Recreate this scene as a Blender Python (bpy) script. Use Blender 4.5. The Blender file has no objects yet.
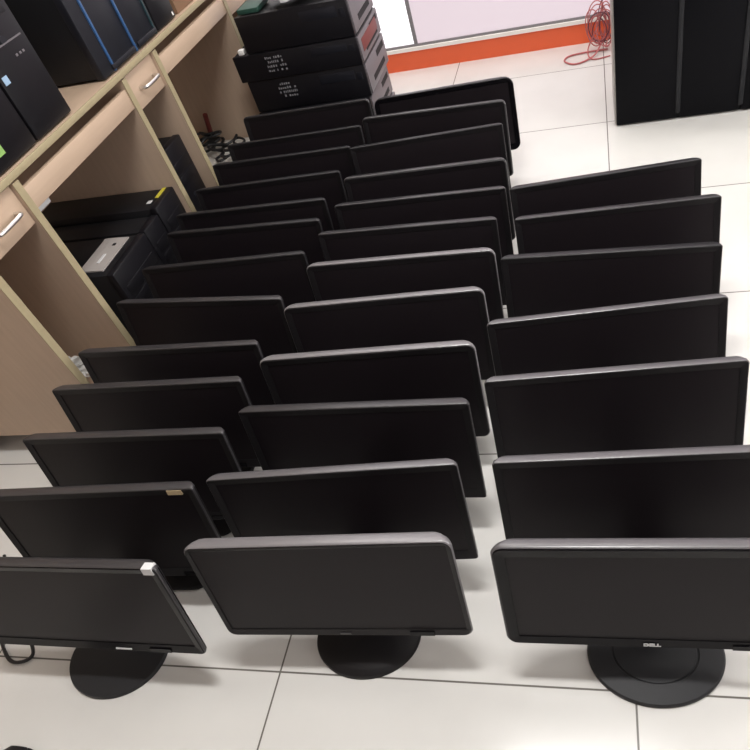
import bpy, bmesh, math, random
from mathutils import Vector, Matrix
random.seed(4)
C = bpy.context.scene.collection
R = math.radians

# ------------------------------------------------------------------ materials
def mat(name, col, rough=.5, spec=.5, metal=0., noise=None, coat=0., emit=None):
    m = bpy.data.materials.new(name); m.use_nodes = True
    nt = m.node_tree; b = nt.nodes['Principled BSDF']
    b.inputs['Base Color'].default_value = (*col, 1)
    b.inputs['Roughness'].default_value = rough
    b.inputs['Specular IOR Level'].default_value = spec
    b.inputs['Metallic'].default_value = metal
    b.inputs['Coat Weight'].default_value = coat
    if emit:
        b.inputs['Emission Color'].default_value = (*emit[0], 1)
        b.inputs['Emission Strength'].default_value = emit[1]
    if noise:                      # (scale, amount, stretch)
        tc = nt.nodes.new('ShaderNodeTexCoord'); mp = nt.nodes.new('ShaderNodeMapping')
        mp.inputs['Scale'].default_value = noise[2]
        n = nt.nodes.new('ShaderNodeTexNoise'); n.inputs['Scale'].default_value = noise[0]; n.inputs['Detail'].default_value = 5
        mx = nt.nodes.new('ShaderNodeMix'); mx.data_type = 'RGBA'
        a = noise[1]
        mx.inputs['A'].default_value = (*[c*(1-a) for c in col], 1)
        mx.inputs['B'].default_value = (*[min(1, c*(1+a)) for c in col], 1)
        nt.links.new(tc.outputs['Object'], mp.inputs['Vector']); nt.links.new(mp.outputs['Vector'], n.inputs['Vector'])
        nt.links.new(n.outputs['Fac'], mx.inputs['Factor']); nt.links.new(mx.outputs['Result'], b.inputs['Base Color'])
    return m

M = dict(
    plastic=mat('black_plastic', (.006, .005, .006), .5, .28, noise=(300, .15, (1, 1, 1))),
    casing=mat('casing_plastic', (.008, .007, .0075), .45, .32),
    gloss=mat('gloss_black_plastic', (.004, .0035, .0045), .25, .18),
    dark=mat('matte_black_plastic', (.007, .007, .008), .6, .25),
    screen=mat('screen_panel', (.0085, .0062, .0078), .42, .20),
    groove=mat('base_plastic', (.022, .022, .024), .5, .25),
    silver=mat('silver_print', (.6, .6, .6), .35, .5),
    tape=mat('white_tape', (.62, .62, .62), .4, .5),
    beige=mat('beige_sticker', (.42, .33, .2), .6, .3),
    wood=mat('beech_laminate', (.50, .375, .28), .45, .35, noise=(5, .10, (14, 14, 1.2))),
    woodh=mat('beech_laminate_lengthwise', (.50, .37, .27), .45, .35, noise=(5, .10, (14, 1.2, 14))),
    edge=mat('edge_banding', (.36, .30, .185), .5, .3, noise=(6, .10, (10, 10, 10))),
    back=mat('back_board', (.70, .55, .45), .55, .3, noise=(5, .10, (14, 14, 1.2))),
    chrome=mat('brushed_steel', (.72, .70, .67), .28, .5, 1.),
    pc=mat('pc_steel_black', (.008, .008, .0095), .45, .35, noise=(120, .12, (1, 1, 1))),
    pcf=mat('pc_front_black', (.006, .0055, .0075), .42, .3),
    pcgrey=mat('pc_front_charcoal', (.011, .0115, .016), .42, .3),
    pcsilver=mat('pc_silver_bezel', (.36, .33, .31), .42, .4),
    rear=mat('pc_rear_grey', (.15, .135, .145), .45, .4, .1),
    blue=mat('blue_trim', (.035, .10, .24), .3, .5),
    teal=mat('teal_trim', (.02, .05, .06), .35, .5),
    red=mat('red_plastic', (.16, .03, .025), .5, .4),
    yellow=mat('yellow_sticker', (.55, .48, .05), .6, .3),
    green=mat('green_card', (.02, .06, .045), .5, .3),
    lime=mat('lime_sticker', (.24, .42, .12), .6, .3),
    skyb=mat('pale_blue_sticker', (.32, .46, .62), .5, .3),
    paper=mat('white_paper', (.78, .77, .74), .7, .2),
    carton=mat('white_carton', (.62, .59, .54), .7, .2),
    brown=mat('brown_cardboard', (.22, .13, .08), .8, .2),
    greybag=mat('grey_plastic_bag', (.45, .45, .46), .4, .5, noise=(60, .5, (1, 1, 1))),
    clear=mat('crumpled_film', (.42, .41, .39), .25, .6, noise=(50, .4, (1, 1, 1))),
    ink=mat('white_ink', (.20, .20, .21), .6, .3),
    cable=mat('black_cable', (.012, .012, .013), .45, .4),
    pink=mat('pink_cable', (.50, .15, .15), .45, .4),
    wine=mat('dark_red_cable', (.16, .035, .05), .45, .4),
    shelld=mat('monitor_shell_black', (.007, .0065, .008), .42, .5),
    shellm=mat('monitor_shell_dark', (.030, .028, .030), .32, .6),
    shellg=mat('monitor_shell_grey', (.085, .080, .085), .30, 1.),
    shellc=mat('monitor_shell_charcoal', (.15, .141, .147), .30, 1.),
    cab=mat('black_cabinet_paint', (.0025, .0025, .0038), .5, .1),
    cabr=mat('charcoal_strip', (.010, .0105, .013), .45, .3),
    cabs=mat('lit_cabinet_side', (.32, .30, .28), .4, .4),  # light reflected by the cabinet side is put into this colour
    wall=mat('white_wall', (.84, .80, .83), .5, .3),
    tan=mat('tan_wall', (.45, .38, .31), .6, .3),
    panel=mat('white_gloss_panel', (.90, .84, .88), .18, .5),
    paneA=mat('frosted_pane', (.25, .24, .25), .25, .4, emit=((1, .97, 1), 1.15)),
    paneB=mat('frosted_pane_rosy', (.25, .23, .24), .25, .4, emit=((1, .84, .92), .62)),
    paneC=mat('added_window_pane', (.25, .25, .25), .2, .4, emit=((1, .99, .97), 4.)),  # glow of the window added on the right wall
    orange=mat('orange_skirting', (.85, .14, .05), .35, .4),
    ledge=mat('white_ledge', (.85, .82, .78), .4, .4),
    seam=mat('grey_seam', (.22, .21, .22), .5, .3),
    ceil=mat('ceiling_white', (.80, .80, .78), .8, .2),
    lampbody=mat('lamp_frame', (.7, .7, .7), .5, .4),
    diffuser=mat('lamp_diffuser', (.9, .9, .9), .5, .3, emit=((1, .97, .92), 6.)),
)
# floor tiles: large glossy cream porcelain with thin dark joints
def floor_mat():
    m = bpy.data.materials.new('cream_floor_tiles'); m.use_nodes = True
    nt = m.node_tree; N = nt.nodes.new; L = nt.links.new; b = nt.nodes['Principled BSDF']
    tc = N('ShaderNodeTexCoord'); mp = N('ShaderNodeMapping'); mp.inputs['Location'].default_value = (-.0170+.7846*10, -.5202+.6148*10, 0)
    br = N('ShaderNodeTexBrick'); br.offset = 0; br.squash = 1
    br.inputs['Scale'].default_value = 1; br.inputs['Brick Width'].default_value = .7846; br.inputs['Row Height'].default_value = .6148
    br.inputs['Mortar Size'].default_value = .0022; br.inputs['Mortar Smooth'].default_value = .1; br.inputs['Bias'].default_value = 0
    br.inputs['Color1'].default_value = (.665, .652, .625, 1); br.inputs['Color2'].default_value = (.685, .672, .645, 1); br.inputs['Mortar'].default_value = (.15, .14, .125, 1)
    n = N('ShaderNodeTexNoise'); n.inputs['Scale'].default_value = 3.5; n.inputs['Detail'].default_value = 6
    rp = N('ShaderNodeMapRange'); rp.inputs['To Min'].default_value = .90; rp.inputs['To Max'].default_value = 1.08
    mx = N('ShaderNodeMix'); mx.data_type = 'RGBA'; mx.blend_type = 'MULTIPLY'; mx.inputs['Factor'].default_value = 1
    L(tc.outputs['Object'], mp.inputs['Vector']); L(mp.outputs['Vector'], br.inputs['Vector']); L(tc.outputs['Object'], n.inputs['Vector'])
    L(n.outputs['Fac'], rp.inputs['Value']); L(br.outputs['Color'], mx.inputs['A']); L(rp.outputs['Result'], mx.inputs['B'])
    L(mx.outputs['Result'], b.inputs['Base Color'])
    r2 = N('ShaderNodeMapRange'); r2.inputs['To Min'].default_value = .13; r2.inputs['To Max'].default_value = .20
    L(n.outputs['Fac'], r2.inputs['Value']); L(r2.outputs['Result'], b.inputs['Roughness'])
    b.inputs['Specular IOR Level'].default_value = .38
    return m
M['floor'] = floor_mat()

# ------------------------------------------------------------------ helpers
def link(name, bm, m, parent=None, smooth=True):
    me = bpy.data.meshes.new(name); bmesh.ops.recalc_face_normals(bm, faces=bm.faces[:]); bm.to_mesh(me); bm.free()
    o = bpy.data.objects.new(name, me); C.objects.link(o)
    for k in (m if isinstance(m, (list, tuple)) else [m]): me.materials.append(M[k])
    if parent: o.parent = parent
    if smooth:
        for p in me.polygons: p.use_smooth = True
        me.set_sharp_from_angle(angle=R(35))
    return o
def thing(name, label, cat, loc=(0, 0, 0), rz=0, group=None):
    o = bpy.data.objects.new(name, None); C.objects.link(o); o.empty_display_size = .05
    o.location = loc; o.rotation_euler = (0, 0, rz)
    return tag(o, label, cat, group)
def tag(o, label, cat, group=None):
    o['label'] = label; o['category'] = cat
    if group: o['group'] = group
    return o
def struct(name, bm, m):
    o = link(name, bm, m, smooth=False); o['kind'] = 'structure'; return o
def box(bm, x0, x1, y0, y1, z0, z1, bev=0., mi=0):
    vs = [bm.verts.new((x, y, z)) for x in (x0, x1) for y in (y0, y1) for z in (z0, z1)]
    fs = [bm.faces.new([vs[i] for i in f]) for f in ((0, 1, 3, 2), (4, 6, 7, 5), (0, 4, 5, 1), (2, 3, 7, 6), (0, 2, 6, 4), (1, 5, 7, 3))]
    for f in fs: f.material_index = mi
    if bev:
        bmesh.ops.recalc_face_normals(bm, faces=fs)
        es = list({e for f in fs for e in f.edges})
        r = bmesh.ops.bevel(bm, geom=es, offset=bev, segments=2, affect='EDGES', profile=.5)
        for f in r['faces']: f.material_index = mi
    return bm
def B(*a, **k): return box(bmesh.new(), *a, **k)
def loft(bm, loops, cap0=True, cap1=True):
    rings = [[bm.verts.new(p) for p in l] for l in loops]
    for a, b in zip(rings, rings[1:]):
        n = len(a)
        for i in range(n): bm.faces.new((a[i], a[(i+1) % n], b[(i+1) % n], b[i]))
    if cap0: bm.faces.new(rings[0][::-1])
    if cap1: bm.faces.new(rings[-1])
    return bm
def rrect(w, h, r, cx=0, cy=0, k=5):
    r = max(min(r, w/2-1e-4, h/2-1e-4), 1e-4); pts = []
    for sx, sy, a0 in ((1, 1, 0), (-1, 1, 90), (-1, -1, 180), (1, -1, 270)):
        for i in range(k+1):
            a = R(a0+90*i/k); pts.append((cx+sx*(w/2-r)+r*math.cos(a), cy+sy*(h/2-r)+r*math.sin(a)))
    return pts
def tube(bm, pts, r, n=8, closed=False):
    pts = [Vector(p) for p in pts]; rings = []
    up = Vector((0, 0, 1))
    for i, p in enumerate(pts):
        t = (pts[min(i+1, len(pts)-1)]-pts[max(i-1, 0)]).normalized()
        a = t.cross(up)
        if a.length < 1e-3: a = t.cross(Vector((1, 0, 0)))
        a.normalize(); b = t.cross(a)
        rings.append([p+r*(math.cos(2*math.pi*j/n)*a+math.sin(2*math.pi*j/n)*b) for j in range(n)])
    return loft(bm, rings)
def spline(pts, k=8):
    P = [Vector(p) for p in pts]; out = []
    for i in range(len(P)-1):
        p0, p1, p2, p3 = P[max(i-1, 0)], P[i], P[i+1], P[min(i+2, len(P)-1)]
        for j in range(k):
            t = j/k
            out.append(.5*((2*p1)+(p2-p0)*t+(2*p0-5*p1+4*p2-p3)*t*t+(3*p1-p0-3*p2+p3)*t**3))
    return out+[P[-1]]
def copy_tree(o, parent=None):
    c = o.copy(); C.objects.link(c)
    if parent: c.parent = parent
    for ch in list(o.children): copy_tree(ch, c)
    return c

# ------------------------------------------------------------------ the room
struct('floor', B(-2.3, 3.0, -3.0, 4.1, -.05, 0), 'floor')
struct('wall_back', B(-2.3, 3.0, 3.925, 4.05, 0, 2.9), 'panel')
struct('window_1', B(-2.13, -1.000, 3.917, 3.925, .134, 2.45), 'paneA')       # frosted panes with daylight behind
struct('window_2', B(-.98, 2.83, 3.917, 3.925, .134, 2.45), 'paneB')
struct('wall_left', B(-2.3, -2.15, -3.0, 3.925, 0, 2.9), 'tan')
struct('wall_right', B(2.85, 3.0, -3.0, 3.925, 0, 2.9), 'wall')
struct('wall_front', B(-2.15, 2.85, -3.0, -2.85, 0, 2.9), 'wall')
struct('ceiling', B(-2.3, 3.0, -3.0, 4.05, 2.9, 3.0), 'ceil')
struct('baseboard_back', B(-2.15, 2.85, 3.910, 3.925, 0, .104), 'orange')
struct('trim_1', B(-2.15, 2.85, 3.895, 3.925, .104, .122), 'ledge')
struct('trim_2', B(-2.15, 2.85, 3.908, 3.925, .122, .134), 'seam')
struct('trim_3', B(-1.000, -.98, 3.911, 3.925, .134, 2.9), 'seam')

struct('added_window', B(2.840, 2.85, .3, 3.3, .75, 2.3), 'paneC')          # unseen window added across the room to light the desk side
bm = bmesh.new()
for q in (.28, 1.27, 2.27, 3.27): box(bm, 2.825, 2.85, q, q+.05, .70, 2.35)
for q in (.70, 2.30): box(bm, 2.826, 2.85, .33, 3.27, q, q+.05)
struct('added_window_trim', bm, 'ledge')  # frame of the added window
dl = bpy.data.lights.new('added_daylight', 'AREA'); dl.shape = 'RECTANGLE'; dl.size = 1.5; dl.size_y = 2.9; dl.energy = 23; dl.color = (1, .99, .97)  # area light added at the unseen window to fill the knee spaces
do = bpy.data.objects.new('added_daylight', dl); C.objects.link(do); do.location = (2.80, 1.8, 1.525); do.rotation_euler = (0, R(90), 0)

# ------------------------------------------------------------------ computer monitors
def make_monitor(kind, w=.547, h=.2775, tilt=12., r=.006, bez=.018, chin=.026, front='plastic', back='shelld', edge=.003, foot='foot', depth=.026):
    """local frame: origin on the floor under the middle of the screen, screen facing -Y, top edge at z = .40"""
    root = bpy.data.objects.new('computer_monitor', None); C.objects.link(root); root.empty_display_size = .05
    th = R(tilt); T = Vector((0, -.012, .40)); U = Vector((0, math.sin(th), math.cos(th))); N = Vector((0, math.cos(th), -math.sin(th)))
    def P(u, v, d): return T+Vector((u, 0, 0))+U*(v-h)+N*d
    def ring(pts, d): return [P(u, v, d) for u, v in pts]
    iw, ih = w-2*bez, h-bez-chin; icv = chin+ih/2; hc = h/2
    bm = bmesh.new()                                   # bezel: the front frame and its edge band
    loft(bm, [ring(rrect(iw, ih, .002, 0, icv), .013), ring(rrect(iw, ih, .002, 0, icv), .003),
              ring(rrect(w-2*edge, h-2*edge, r-edge, 0, hc), 0), ring(rrect(w-edge*.9, h-edge*.9, r, 0, hc), edge*.35), ring(rrect(w-edge*.9, h-edge*.9, r, 0, hc), .013)], False, False)
    link('bezel', bm, front, root)
    bm = bmesh.new()
    loft(bm, [ring(rrect(iw, ih, .002, 0, icv), d) for d in (.0045, .0125)])
    link('screen', bm, 'screen', root)
    bm = bmesh.new()
    loft(bm, [ring(rrect(w-edge*.9-.0002, h-edge*.9-.0002, r, 0, hc), .0128), ring(rrect(w-edge*.9-.0002, h-edge*.9-.0002, r, 0, hc), edge*.36), ring(rrect(w-edge*.25, h-edge*.25, r, 0, hc), edge*.7), ring(rrect(w, h, r, 0, hc), edge*1.25), ring(rrect(w-.005, h-.0003, r, 0, hc), edge+(depth-edge)*.40), ring(rrect(w-.014, h-.0008, r, 0, hc), edge+(depth-edge)*.72), ring(rrect(w-.030, h-.002, r, 0, hc), depth), ring(rrect(w-.038, h-.006, r, 0, hc), depth+.003),
              ring(rrect(w-.075, h-.03, .02, 0, hc), depth+.014), ring(rrect(w-.16, h-.09, .03, 0, hc), depth+.026), ring(rrect(w-.19, h-.11, .03, 0, hc), depth+.029)])
    bk = link('back_housing', bm, back, root)
    bm = bmesh.new()
    for i in range(5): box(bm, 0, 0, 0, 0, 0, 0) if False else None
    loft(bm, [[P(u*.026+.18*w*2-.03, .010+v*.006, d) for u, v in ((1, -1), (1, 1), (-1, 1), (-1, -1))] for d in (-.0012, .004)])
    link('power_button', bm, 'gloss', root)
    fx, fy = {'foot': (0, 0), 'groove': (.010, -.027), 'dome': (0, -.012), 'disc': (-.036, -.030)}[foot]
    ny0, ny1 = (.020, .050)
    bm = bmesh.new()
    loft(bm, [[(x, y, z) for x, y in rrect(wd, dp, .012, fx, cy)] for z, wd, dp, cy in ((.010, .13, .032, .028), (.05, .10, .026, .028), (.20, .09, .024, .024), (.275, .085, .024, .020))])
    link('neck', bm, 'dark', root)
    if foot == 'foot':
        bm = bmesh.new()
        loft(bm, [[(x, y, z) for x, y in rrect(.25-i, .105-i, .04, 0, .012)] for z, i in ((0, .004), (.003, 0), (.010, 0), (.014, .008))])
        link('base', bm, 'plastic', root)
    else:
        prof = {'groove': [(1, 0), (1, .008), (.975, .012), (.80, .0145), (.635, .0155), (.625, .013), (.605, .013), (.595, .0155), (.35, .0165)],
                'dome': [(1, 0), (1.0, .006), (.98, .011), (.9, .016), (.7, .022), (.45, .026), (.2, .028)],
                'disc': [(1, 0), (1, .007), (.985, .011), (.8, .0125), (.4, .013)]}[foot]
        rx, ry = {'groove': (.138, .108), 'dome': (.124, .100), 'disc': (.128, .106)}[foot]
        bm = bmesh.new(); n = 72
        loft(bm, [[(fx+rx*q*math.cos(2*math.pi*i/n), fy+ry*q*math.sin(2*math.pi*i/n), z) for i in range(n)] for q, z in prof])
        link('base', bm, 'groove' if foot != 'dome' else 'plastic', root)
    root['P'] = 0; del root['P']
    return root, P

def word(txt, size, name, P, u, v, parent, m='silver', d=-.0006):
    cu = bpy.data.curves.new(name, 'FONT'); cu.body = txt; cu.size = size; cu.align_x = 'CENTER'; cu.align_y = 'CENTER'; cu.extrude = .0004; cu.offset = .0006
    t = bpy.data.objects.new(name, cu); C.objects.link(t); bpy.context.view_layer.update()
    me = bpy.data.meshes.new_from_object(t.evaluated_get(bpy.context.evaluated_depsgraph_get()))
    C.objects.unlink(t); bpy.data.objects.remove(t)
    for vt in me.vertices: vt.co = P(u+vt.co.x*1.35, v+vt.co.y, d-vt.co.z)
    me.materials.clear(); me.materials.append(M[m])
    o = bpy.data.objects.new(name, me); C.objects.link(o); o.parent = parent
    return o
def patch(name, P, u0, u1, v0, v1, parent, m, d0=-.0012, d1=.003):
    bm = bmesh.new(); loft(bm, [[P(u, v, d) for u, v in ((u0, v0), (u1, v0), (u1, v1), (u0, v1))] for d in (d0, d1)])
    return link(name, bm, m, parent, False)

GR = 'switched-off monitors standing in three columns on the floor'
square, Psq = make_monitor('square', w=.55)
sqmid, Psm = make_monitor('sqmid', w=.551, back='shellm')
sqgrey, Psg = make_monitor('sqgrey', w=.551, back='shellg', r=.008, depth=.022)
rounded, Pr = make_monitor('rounded', w=.553, r=.018, bez=.020, edge=.005, depth=.025, back='shellc')
rounddark, Prd = make_monitor('rounddark', w=.553, r=.016, bez=.020, edge=.006, depth=.026, back='shellm')
slim, Ps = make_monitor('slim', w=.553, r=.030, bez=.020, tilt=8, front='gloss')
grey, Pg = make_monitor('grey', w=.547, r=.020, bez=.012, chin=.020, edge=.005, front='casing', back='shellc', foot='dome', depth=.027)
patch('brand_mark', Pg, -.012, .012, .008, .012, grey, 'shellm')
brand, Pb = make_monitor('brand', w=.557, r=.022, bez=.026, chin=.024, edge=.006, front='gloss', back='shellg', foot='groove', depth=.024)
word('DELL', .0105, 'brand_mark', Pb, .0, .012, brand)
corner, Pc = make_monitor('corner', w=.565, r=.012, bez=.018, chin=.026, edge=.004, front='gloss', back='shellm', foot='disc', depth=.024)
patch('brand_mark', Pc, .060, .100, .008, .0115, corner, 'silver')
patch('corner_sticker', Pc,   .252, .275, .261, .2782, corner, 'tape', -.0015, .016)['label'] = 'white tape stuck on the corner'
stick, Pk = make_monitor('sticker', w=.55, back='shellm')
patch('price_sticker', Pk, .212, .247, .262, .2745, stick, 'beige')['label'] = 'beige sticker on the top edge'

ORD = ['front', 'second', 'third', 'fourth', 'fifth', 'sixth', 'seventh', 'eighth', 'ninth', 'tenth', 'eleventh', 'twelfth', 'last']
# (column, kind, x, y, yaw in degrees)
rows = [
 ('desk', 'corner', -1.165, 0.570, 0.0),
 ('desk', 'stick', -1.157, 0.750, 1.9),
 ('desk', 'sqmid', -1.145, 0.910, 0.2),
 ('desk', 'sqmid', -1.162, 1.076, -0.0),
 ('desk', 'sqmid', -1.163, 1.212, -0.9),
 ('desk', 'sqmid', -1.153, 1.408, -4.4),
 ('desk', 'square', -1.147, 1.593, 0.7),
 ('desk', 'square', -1.147, 1.775, -1.2),
 ('desk', 'square', -1.162, 1.892, -0.1),
 ('desk', 'square', -1.155, 2.058, 1.3),
 ('desk', 'square', -1.159, 2.232, 0.8),
 ('desk', 'square', -1.155, 2.386, 1.5),
 ('desk', 'rounddark', -1.177, 2.623, 1.0),
 ('middle', 'grey', -0.574, 0.625, 2.2),
 ('middle', 'sqgrey', -0.586, 0.795, 3.3),
 ('middle', 'sqmid', -0.580, 0.973, -0.1),
 ('middle', 'rounded', -0.589, 1.152, 1.5),
 ('middle', 'rounded', -0.587, 1.353, 1.7),
 ('middle', 'rounded', -0.574, 1.528, -0.2),
 ('middle', 'sqmid', -0.580, 1.682, -1.1),
 ('middle', 'sqmid', -0.567, 1.840, -0.3),
 ('middle', 'rounddark', -0.580, 2.013, 0.7),
 ('middle', 'square', -0.609, 2.239, 3.9),
 ('middle', 'rounddark', -0.615, 2.447, -1.2),
 ('middle', 'slim', -0.603, 2.621, 3.2),
 ('aisle', 'brand', 0.049, 0.626, 0.6),
 ('aisle', 'sqgrey', 0.034, 0.820, 1.8),
 ('aisle', 'sqgrey', -0.004, 1.048, 2.9),
 ('aisle', 'sqgrey', -0.017, 1.246, 4.3),
 ('aisle', 'square', -0.003, 1.472, -2.3),
 ('aisle', 'sqmid', 0.021, 1.669, 1.5),
 ('aisle', 'square', -0.006, 1.852, 5.2),
]
protos = dict(square=square, sqmid=sqmid, sqgrey=sqgrey, rounddark=rounddark, rounded=rounded, slim=slim, grey=grey, brand=brand, corner=corner, stick=stick)
COLN = dict(desk='the desk-side column', middle='the middle column', aisle='the open-floor column')
SPECIAL = {'corner': 'black monitor with white tape on its top corner, front of the desk-side column',
           'stick': 'black monitor with a beige sticker on its top edge, second of the desk-side column',
           'grey': 'black monitor with broad grey top and domed round base, front of the middle column',
           'brand': 'glossy black monitor with lettering and grooved round base, front of the open-floor column',
           'slim': 'thin black monitor with round corners, last of the middle column by the computer stack'}
used, cnt, tot = set(), {}, dict(desk=13, middle=12, aisle=7)
for col, kind, x, y, yaw in rows:
    k = cnt[col] = cnt.get(col, 0)+1
    o = protos[kind] if kind not in used else copy_tree(protos[kind]); used.add(kind)
    o.location = (x, y, 0); o.rotation_euler = (0, 0, R(yaw))
    look = 'square-cornered black monitor' if kind in ('square', 'stick', 'sqmid', 'sqgrey') else 'round-edged black monitor'
    place = ORD[k-1]+' from the front' if k < tot[col] else 'at the far end'
    tag(o, SPECIAL.get(kind, f'{look}, {place} of {COLN[col]}'), 'monitor', GR)

# small plastic clip on the second middle monitor
# ------------------------------------------------------------------ desk along the wall
XF, XB, ZT = -1.481, -2.13, .822
desk = thing('worktop', 'long beech worktop with computer towers on it along the wall', 'desk', (0, 0, 0))
bm = B(XB, XF-.004, 1.184, 3.88, .804, ZT); link('tabletop', bm, 'woodh', desk, False)
bm = B(XF-.004, XF+.002, 1.182, 3.882, .8035, ZT, .0012); link('edge_band', bm, 'edge', desk)['label'] = 'yellowish edge strip'
for y0, y1 in ((1.444, 2.037), (2.294, 2.899), (3.158, 3.855)):
    bm = B(XF-.022, XF-.004, y0, y1, .712, .772, .001); link('apron', bm, 'woodh', desk)
bm = B(XB, XF-.002, 3.856, 3.88, 0, .804); link('end_panel', bm, 'wood', desk, False)
bm = B(XF-.002, XF, 3.8555, 3.8805, 0, .803); link('edge_band', bm, 'edge', desk, False)
for y0, y1 in ((1.444, 2.037), (2.294, 2.899), (3.158, 3.855)):
    bm = B(XB, XB+.016, y0, y1, .02, .804); link('back_panel', bm, 'back', desk, False)

link('bracket', B(XF-.038, XF-.024, 1.4445, 1.52, .690, .716, .001), 'tape', desk)['label'] = 'small steel bracket coloured white for its reflection'  # white stands in for the bright reflection on the steel

def cabinet(y0, y1, label, raised=0):
    t = thing('drawer_cabinet', label, 'cabinet', (0, 0, 0))
    for a in (y0, y1-.024):
        zb = raised if a == y0 else 0
        link('side_panel', B(XB, XF-.002, a, a+.024, zb, .799), 'wood', t, False)
        link('edge_band', B(XF-.002, XF+.0005, a-.0004, a+.0244, zb, .799), 'edge', t, False)
        if zb:
            for q in (XB+.05, XF-.07): link('foot', B(q, q+.05, a+.002, a+.022, 0, zb), 'dark', t, False)
    link('back_panel', B(XB, XB+.016, y0+.024, y1-.024, .14, .799), 'back', t, False)
    link('bottom_panel', B(XB+.016, XF-.02, y0+.024, y1-.024, .14, .162), 'wood', t, False)
    bm = B(XF-.030, XF-.012, y0+.026, y1-.026, .687, .797, .001)
    bm2 = box(bm, XB+.15, XF-.030, y0+.04, y1-.04, .70, .775)
    d = link('drawer', bm, 'woodh', t)
    yc = (y0+y1)/2+.01
    bm = bmesh.new()
    tube(bm, spline([(XF-.013, yc-.052, .740), (XF+.006, yc-.050, .740), (XF+.014, yc-.040, .740), (XF+.016, yc, .740), (XF+.014, yc+.040, .740), (XF+.006, yc+.050, .740), (XF-.013, yc+.052, .740)], 6), .0055, 10)
    link('handle', bm, 'chrome', d)
    return t
cabinet(1.186, 1.442, 'beech drawer cabinet at the near end of the desk with an open bottom space', .085)
cabinet(2.039, 2.292, 'beech drawer cabinet between the two knee spaces with a computer tower inside')

cabinet(2.901, 3.156, 'beech drawer cabinet beyond the far knee space, behind the computer stack')

# ------------------------------------------------------------------ computer towers
def tower(label, y0, y1, z0, h, x1=XF-.012, dep=.45, group=None, front='pcf', trims=(), ledge=False, extra=()):
    t = thing('computer_tower', label, 'computer', ((x1-dep/2), (y0+y1)/2, z0), 0, group)
    w = (y1-y0)/2; X0, X1 = -dep/2, dep/2
    def ln(n, bm, m, par=t, sm=True): return link(n, bm, m, par, sm)
    ln('case', B(X0, X1-.03, -w+.004, w-.004, .008, h-.004, .003), 'pc')
    bm = B(X1-.03, X1, -w, w, .004, h, .006); fb = ln('front_bezel', bm, front)
    ln('drive_cover', B(X1-.002, X1+.0025, -w+.02, w-.02, h-.10, h-.062, .0015), front, fb)
    ln('drive_cover', B(X1-.002, X1+.0025, -w+.02, w-.02, h-.150, h-.112, .0015), front, fb)
    bm = bmesh.new()
    for q in (-1, 1): tube(bm, [(X1-.002, 0, h-.2), (X1+.003, 0, h-.2)], .012, 16) if q > 0 else None
    ln('power_button', bm, 'pcgrey', fb)
    for n in (-1, 1):
        ln('foot', B(X0+.03, X0+.08, n*w*.7-.01, n*w*.7+.01, 0, .0085), 'dark')
        ln('foot', B(X1-.08, X1-.03, n*w*.7-.01, n*w*.7+.01, 0, .0085), 'dark')
    for yy, m, wd in trims:
        ln('trim_strip', B(X1-.004, X1+.005, yy-(y0+y1)/2-wd/2, yy-(y0+y1)/2+wd/2, .006, h-.002, .001), m, fb)['label'] = 'blue edge strip' if m == 'blue' else 'dark teal edge strip'
    if ledge:
        ln('lower_ledge', B(X1-.002, X1+.006, -w+.06 if len(trims) > 1 else -w+.01, w-.012, .010, .026, .002), 'pcgrey', fb)
    return t, fb, X1, (y0+y1)/2
GT = 'black computer towers on the worktop'
tA, fA, xA, cA = tower('black tower with a lime sticker at the near end of the worktop', 1.412, 1.592, ZT, .43, group=GT)
link('sticker', B(xA-.001, xA+.001, 1.443-cA, 1.474-cA, .036, .066), 'lime', fA, False)['label'] = 'lime green sticker'
tB, fB, xB, cB = tower('black tower with a pale blue sticker and ports on its front, on the worktop', 1.599, 1.779, ZT, .43, group=GT)
link('sticker', B(xB-.001, xB+.001, 1.609-cB, 1.630-cB, .148, .168), 'skyb', fB, False)['label'] = 'pale blue sticker'
link('drive_slot', B(xB-.001, xB+.0035, 1.63-cB, 1.759-cB, .222, .2255), 'rear', fB, False)['label'] = 'grey drive slot line'
for q in (1.706, 1.722, 1.736): link('port', B(xB-.001, xB+.0012, q-.004-cB, q+.004-cB, .186, .192), 'rear', fB, False)
tC, fC, xC, cC = tower('black tower with two blue edge strips on its front, on the worktop', 1.985, 2.213, ZT, .43, group=GT, front='pcgrey', trims=((2.052, 'blue', .009), (2.207, 'blue', .009)), ledge=True)
tD, fD, xD, cD = tower('charcoal tower with a thin teal strip beside the blue-striped tower', 2.217, 2.378, ZT, .43, group=GT, front='pcgrey', trims=((2.358, 'teal', .006),), ledge=True)
tE, fE, xE, cE = tower('low black tower beside the brown carton on the worktop', 2.385, 2.535, ZT, .40, group=GT)
link('label_sticker', B(xE-.001, xE+.001, 2.512-cE, 2.520-cE, .012, .024), 'paper', fE, False)
bm = B(-.16, .16, -.085, .085, 0, .2, .003); cb = link('cardboard_box', bm, 'brown'); cb.location = (-1.66, 2.65, ZT)
tag(cb, 'brown cardboard box at the far end of the worktop', 'box')

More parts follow.
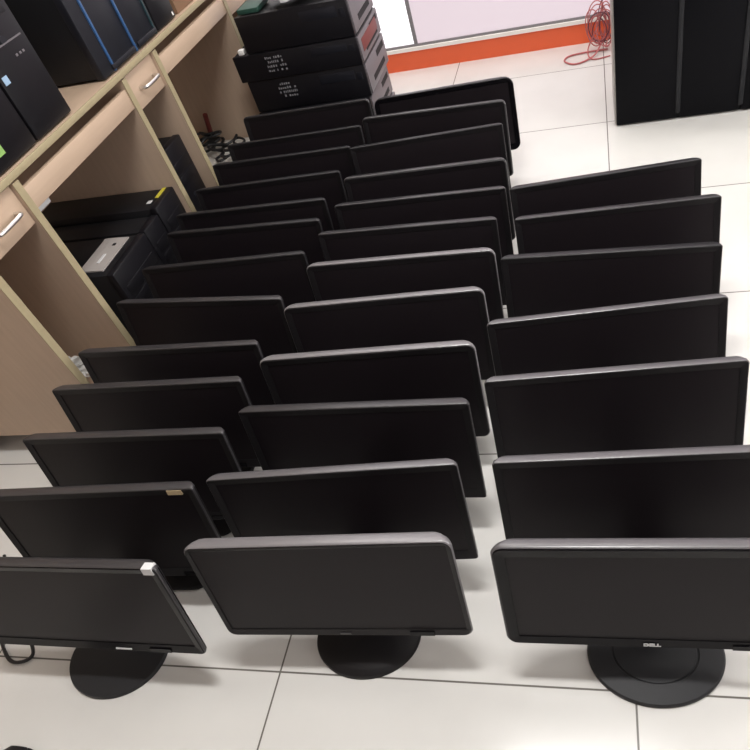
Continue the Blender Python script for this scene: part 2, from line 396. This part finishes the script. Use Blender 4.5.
GK = 'black computer towers under the desk'
t1, f1, x1_, c1_ = tower('black tower with a silver front panel under the desk, in the near knee space', 1.545, 1.775, 0, .413, x1=-1.497, dep=.50, group=GK)
bm = bmesh.new()
xa, xb = .107, .197
loft(bm, [[(xa, y, .408), (xa, y, .4145), (xa+.03, y, .4150), (xb, y, .4125), (xb, y, .405)] for y in (-.085, .098)])
sp = link('silver_panel', bm, 'pcsilver', t1, False); sp['label'] = 'silver grey top panel'
link('badge', B(xa+.045, xa+.055, -.045, .005, .4135, .4155), 'tape', sp, False)
link('power_key', B(xb-.040, xb-.028, .052, .066, .410, .4150, .001), 'dark', sp)
t2, f2, x2_, c2_ = tower('plain black tower under the desk, middle of the three in the near knee space', 1.779, 1.885, 0, .413, x1=-1.500, dep=.52, group=GK)
t3, f3, x3_, c3_ = tower('black tower with a yellow sticker under the desk, against the middle cabinet', 1.889, 2.036, 0, .431, x1=-1.500, dep=.52, group=GK)
link('sticker', B(.222, .236, .0, .066, .4308, .4322), 'yellow', t3, False)['label'] = 'yellow sticker on top'
link('sticker', B(.205, .221, -.035, -.015, .4308, .4322), 'tape', t3, False)['label'] = 'white sticker on top'
t4, f4, x4_, c4_ = tower('black tower standing inside the open middle drawer cabinet', 2.08, 2.25, .162, .36, x1=-1.520, dep=.48, group=GK)

# crumpled film in the near cabinet
bm = bmesh.new(); bmesh.ops.create_icosphere(bm, subdivisions=4, radius=.05)
for v in bm.verts:
    q = v.co.normalized(); s = 1+.22*math.sin(9*q.x+4*q.z)+.18*math.sin(13*q.y-6*q.x)+.15*math.sin(17*q.z+8*q.y)
    v.co = Vector((q.x*.06*s, q.y*.040*s, q.z*.042*s))
zmin = min(v.co.z for v in bm.verts)
for v in bm.verts: v.co.z -= zmin
cr = link('crumpled_wrap', bm, 'clear', smooth=False); cr.location = (-1.67, 1.325, .162); tag(cr, 'crumpled clear plastic wrap at the bottom of the near drawer cabinet', 'plastic wrap')

# clutter in the far knee space
bm = B(-.17, .17, -.13, .13, 0, .20, .004)
ct = link('carton', bm, 'carton'); ct.location = (-1.70, 2.75, 0); tag(ct, 'pale carton on the floor under the far end of the desk', 'box')
for i, (x, y, a) in enumerate(((-1.80, 2.795, .3), (-1.625, 2.695, -.5))):
    bm = bmesh.new(); pts = []
    rr = random.Random(i)
    for j in range(34):
        an = j*.62; r0 = .055+.028*math.sin(j*1.7+i)
        pts.append((r0*1.3*math.cos(an), r0*math.sin(an), .006+.0016*j+.01*math.sin(j*.9)**2))
    tube(bm, spline(pts, 4), .0055, 6)
    o = link('cable_coil', bm, 'cable'); o.location = (x, y, .201); o.rotation_euler = (0, 0, a)
    tag(o, ['black cable coil on the pale carton, towards the back panel', 'black cable coil at the front of the pale carton'][i], 'cable', 'coiled cables under the desk')
t = thing('screwdriver', 'red and black screwdriver leaning up from the cables on the carton', 'tool', (-1.79, 2.872, .2005), 0)
bm = bmesh.new(); tube(bm, [(0, 0, .006), (.012, -.008, .05)], .004, 8); link('shaft', bm, 'chrome', t)
bm = bmesh.new(); tube(bm, [(.012, -.008, .05), (.016, -.010, .07), (.030, -.018, .13), (.033, -.020, .14)], .011, 10); link('handle', bm, 'red', t)
bm = B(-.05, .05, -.035, .035, 0, .003); o = link('paper_slip', bm, 'paper', smooth=False); o.location = (-1.59, 2.80, .2005); o.rotation_euler = (0, 0, .3)
tag(o, 'white paper slip on the front corner of the pale carton', 'paper')

# ------------------------------------------------------------------ stack of desktop computers
GS = 'desktop computers piled in the stack'
def desktop_pc(label, x0, x1, y0, y1, z0, z1, marks=0, red_patch=False, seed=0):
    t = thing('desktop_computer', label, 'computer', ((x0+x1)/2, (y0+y1)/2, z0), 0, GS)
    w, d, h = (x1-x0)/2, (y1-y0)/2, z1-z0
    link('case', B(-w+.002, w-.012, -d+.016, d, 0, h-.003, .003), 'pc', t)
    fb = link('front_bezel', B(-w, w-.003, -d, -d+.018, .001, h-.001, .004), 'pcf', t)
    link('drive_cover', B(w-.20, w-.05, -d-.0015, -d+.002, h*.58, h*.86, .001), 'pcgrey', fb)
    link('power_button', B(w-.04, w-.018, -d-.0015, -d+.002, h*.55, h*.78, .001), 'pcgrey', fb)
    sp = link('side_plate', B(w-.0125, w, -d+.018, d-.004, .004, h-.008, .002), 'rear', t); sp['label'] = 'grey steel side plate'
    link('vent_slot', B(w-.003, w+.001, -d+.09, d-.06, h*.20, h*.36), 'dark', sp, False)
    link('vent_slot', B(w-.003, w+.001, -d+.20, d-.03, h*.62, h*.80), 'dark', sp, False)
    if red_patch: link('red_reflection', B(w-.002, w+.0015, -d+.05, -d+.30, h*.30, h*.75, .001), 'red', sp)['label'] = 'orange-red reflection built as a red patch'  # orange-red reflection on the case, put in as a coloured plate
    if marks:
        bm = bmesh.new(); rr = random.Random(seed)
        for r_ in range(marks):
            x = -.13
            while x < -.055:
                ww = rr.uniform(.004, .010)
                zc = h*.80-r_*.0165
                if rr.random() < .8: box(bm, x, x+ww*.75, -d-.0008, -d+.001, zc-.005, zc+.005*rr.uniform(.2, 1))
                x += ww+.002
        link('printed_mark', bm, 'ink', fb, False)['label'] = 'faint white printed block'
    return t
stk = [(-1.425, -.925, 0, .120, 0, False), (-1.420, -.922, .120, .243, 0, False), (-1.428, -.925, .243, .365, 0, False),
       (-1.428, -.915, .365, .494, 4, False), (-1.446, -.912, .494, .598, 4, True), (-1.378, -.914, .598, .735, 0, False)]
lab = ['lowest black desktop computer of the stack behind the monitors', 'second black desktop computer up from the floor in the stack', 'third black desktop computer up from the floor in the stack',
       'black desktop computer with a printed block, third from the top of the stack', 'black desktop computer with a printed block, just under the topmost of the stack', 'topmost thick black desktop computer of the stack']
for i, (a, b, z0, z1, mk, rd) in enumerate(stk):
    desktop_pc(lab[i], a, b, 2.712+.008*(i % 2), 3.075-.01*(i % 3), z0, z1, mk, rd, seed=i+3)
o = link('green_box', B(-.045, .045, -.06, .06, 0, .018, .003), 'green'); o.location = (-1.32, 2.80, .735); tag(o, 'small green box on top of the computer stack', 'box')
bm = bmesh.new(); bmesh.ops.create_icosphere(bm, subdivisions=4, radius=.05)
for v in bm.verts:
    q = v.co.normalized(); s = 1+.12*math.sin(11*q.x+4*q.z)+.10*math.sin(15*q.y-6*q.x)+.08*math.sin(19*q.z+8*q.y)
    v.co = Vector((q.x*.13*s, q.y*.09*s, q.z*.035*s))
zmin = min(v.co.z for v in bm.verts)
for v in bm.verts: v.co.z -= zmin
o = link('plastic_bag', bm, 'greybag'); o.location = (-1.13, 2.82, .735); tag(o, 'grey crinkled plastic bag on top of the computer stack', 'bag')
bm = B(-.012, .012, -.012, .012, 0, .018, .002); o = link('small_box', bm, 'paper'); o.location = (-1.405, 2.735, .598); tag(o, 'small white box on the edge of the computer stack', 'box')

# ------------------------------------------------------------------ black cabinet by the back wall
cabt = thing('black_cabinet', 'black cabinet with upright strips standing on the floor near the back wall', 'cabinet', (.565, 3.108, 0), 0)
hw, hd, hh = .515, .19, .72
link('body', B(-hw+.006, hw-.006, -hd+.012, hd, .012, hh, .003), 'cab', cabt)
link('side_panel', B(-hw, -hw+.007, -hd+.006, hd-.003, .014, hh-.004), 'cabs', cabt, False)['label'] = 'side coloured pale grey for its reflected light'
link('side_panel', B(hw-.007, hw, -hd+.006, hd-.003, .014, hh-.004), 'cabs', cabt, False)
link('plinth', B(-hw+.01, hw-.01, -hd+.02, hd-.02, 0, .014), 'dark', cabt, False)
e = [-hw, -.256, -.008, .25, hw]
for a, b in zip(e, e[1:]): link('front_panel', B(a+.007, b-.007, -hd, -hd+.013, .010, hh-.01, .003), 'cab', cabt)
for q in e[1:-1]: link('upright_strip', B(q-.010, q+.010, -hd-.004, -hd+.013, .03, hh-.05, .004), 'cabr', cabt)['label'] = 'charcoal upright strip'
bm = bmesh.new(); rr = random.Random(11)
for i in range(13):
    rx, rz, cx, cz = rr.uniform(.03, .07), rr.uniform(.06, .11), rr.uniform(-.03, .05), rr.uniform(.09, .15)
    ph = rr.uniform(0, 6); nf = len(bm.faces)
    pts = [(cx+rx*math.cos(a*.2618+ph), -.05+.006*i-.04*(i > 8)+.012*math.sin(a*.5+ph), max(.006, cz+rz*math.sin(a*.2618+ph))) for a in range(26)]
    tube(bm, pts, .0028, 6); bm.faces.ensure_lookup_table()
    for fc in bm.faces[nf:]: fc.material_index = i % 3 == 1
tube(bm, spline([(.03, -.02, .06), (-.02, -.10, .012), (-.11, -.16, .006), (-.17, -.11, .006), (-.15, -.05, .006), (-.06, -.03, .006), (.05, -.03, .006)], 8), .0045, 8)
tube(bm, spline([(.03, -.02, .2), (.0, -.03, .12), (-.05, -.06, .03), (-.03, -.13, .006), (.06, -.12, .006)], 8), .0035, 8)
tube(bm, spline([(.05, .02, .42), (.04, .01, .30), (.03, -.01, .2), (.06, -.02, .1), (.04, -.05, .03)], 8), .0035, 8)
cb = link('cable_bundle', bm, ['pink', 'wine']); cb.location = (-.01, 3.80, 0); tag(cb, 'tangle of pink and dark red cables heaped against the orange skirting', 'cable')

# power cables at the near end of the desk-side column
bm = bmesh.new(); tube(bm, spline([(-1.34, .62, .20), (-1.42, .56, .08), (-1.44, .525, .012), (-1.475, .505, .007), (-1.52, .52, .007), (-1.60, .60, .007), (-1.66, .72, .007), (-1.72, .80, .007)], 8), .0045, 8)
cb = link('power_cable', bm, 'cable'); tag(cb, 'black power cable looping on the floor beside the taped monitor', 'cable')
cb['group'] = 'power cables'; del cb['group']

t = thing('shoe', 'toe of a black shoe on the floor in front of the taped monitor', 'shoe', (-1.335, .178, 0), 0)
bm = bmesh.new(); bm2 = bmesh.new()
prof = [(-.14, .030, .075, .095), (-.12, .037, .02, .098), (-.05, .036, .012, .085), (.02, .042, .012, .066), (.08, .046, .012, .050), (.12, .040, .012, .038), (.138, .022, .014, .028)]
rings = []
for y, hw_, z0, z1 in prof:
    z0 = .014; rings.append([(hw_*math.cos(2*math.pi*k/20), y, (z0+z1)/2+(z1-z0)/2*math.sin(2*math.pi*k/20)) for k in range(20)])
loft(bm, rings); link('upper', bm, 'cable', t)
out = [(hw_+.004, y) for y, hw_, a, b in prof]; out = out+[(-x, y) for x, y in out[::-1]]
loft(bm2, [[(x, y, z) for x, y in out] for z in (0, .018)]); link('sole', bm2, 'dark', t)

# ------------------------------------------------------------------ ceiling lamps
def lamp(label, x, y, e, sx=1.2, sy=.3):
    t = thing('ceiling_light', label, 'lamp', (x, y, 2.9), 0, 'ceiling light panels')
    link('frame', B(-sx/2-.02, sx/2+.02, -sy/2-.02, sy/2+.02, -.05, 0), 'lampbody', t, False)
    link('diffuser', B(-sx/2, sx/2, -sy/2, sy/2, -.055, -.045), 'diffuser', t, False)
    l = bpy.data.lights.new('lamp_light', 'AREA'); l.shape = 'RECTANGLE'; l.size = sx; l.size_y = sy; l.energy = e; l.color = (1, .985, .97)
    o = bpy.data.objects.new('lamp_light', l); C.objects.link(o); o.location = (x, y, 2.84)
    return t
lamp('ceiling light panel above the front of the monitor columns', -.25, .95, 47, .8, .22)
lamp('ceiling light panel above the open floor across from the desk', 1.2, 1.6, 6)
lamp('ceiling light panel close to the back wall, in line with the cabinet', -.05, 3.45, 10)
lamp('ceiling light panel close to the back wall, above the desk end', -1.5, 3.45, 15)

w = bpy.data.worlds.new('room_air'); bpy.context.scene.world = w; w.use_nodes = True
w.node_tree.nodes['Background'].inputs['Color'].default_value = (.9, .92, 1, 1); w.node_tree.nodes['Background'].inputs['Strength'].default_value = .1

# ------------------------------------------------------------------ camera
f, a, b, c, px, py = 680.801, .7817327, -.2792046, .3280600, 80.692, 19.056
cam = bpy.data.cameras.new('camera'); cam.sensor_width = 36; cam.sensor_fit = 'HORIZONTAL'; cam.lens = f/750*36
cam.shift_x = -px/750; cam.shift_y = py/750; cam.clip_start = .02
co = bpy.data.objects.new('camera', cam); C.objects.link(co)
co.matrix_world = Matrix.Translation((0, 0, 1.4535)) @ Matrix.Rotation(c, 4, 'Z') @ Matrix.Rotation(a, 4, 'X') @ Matrix.Rotation(b, 4, 'Z')
S = bpy.context.scene; S.camera = co
S.view_settings.view_transform = 'Standard'; S.view_settings.look = 'None'; S.view_settings.gamma = 1; S.view_settings.use_curve_mapping = False
S.view_settings.exposure = 0
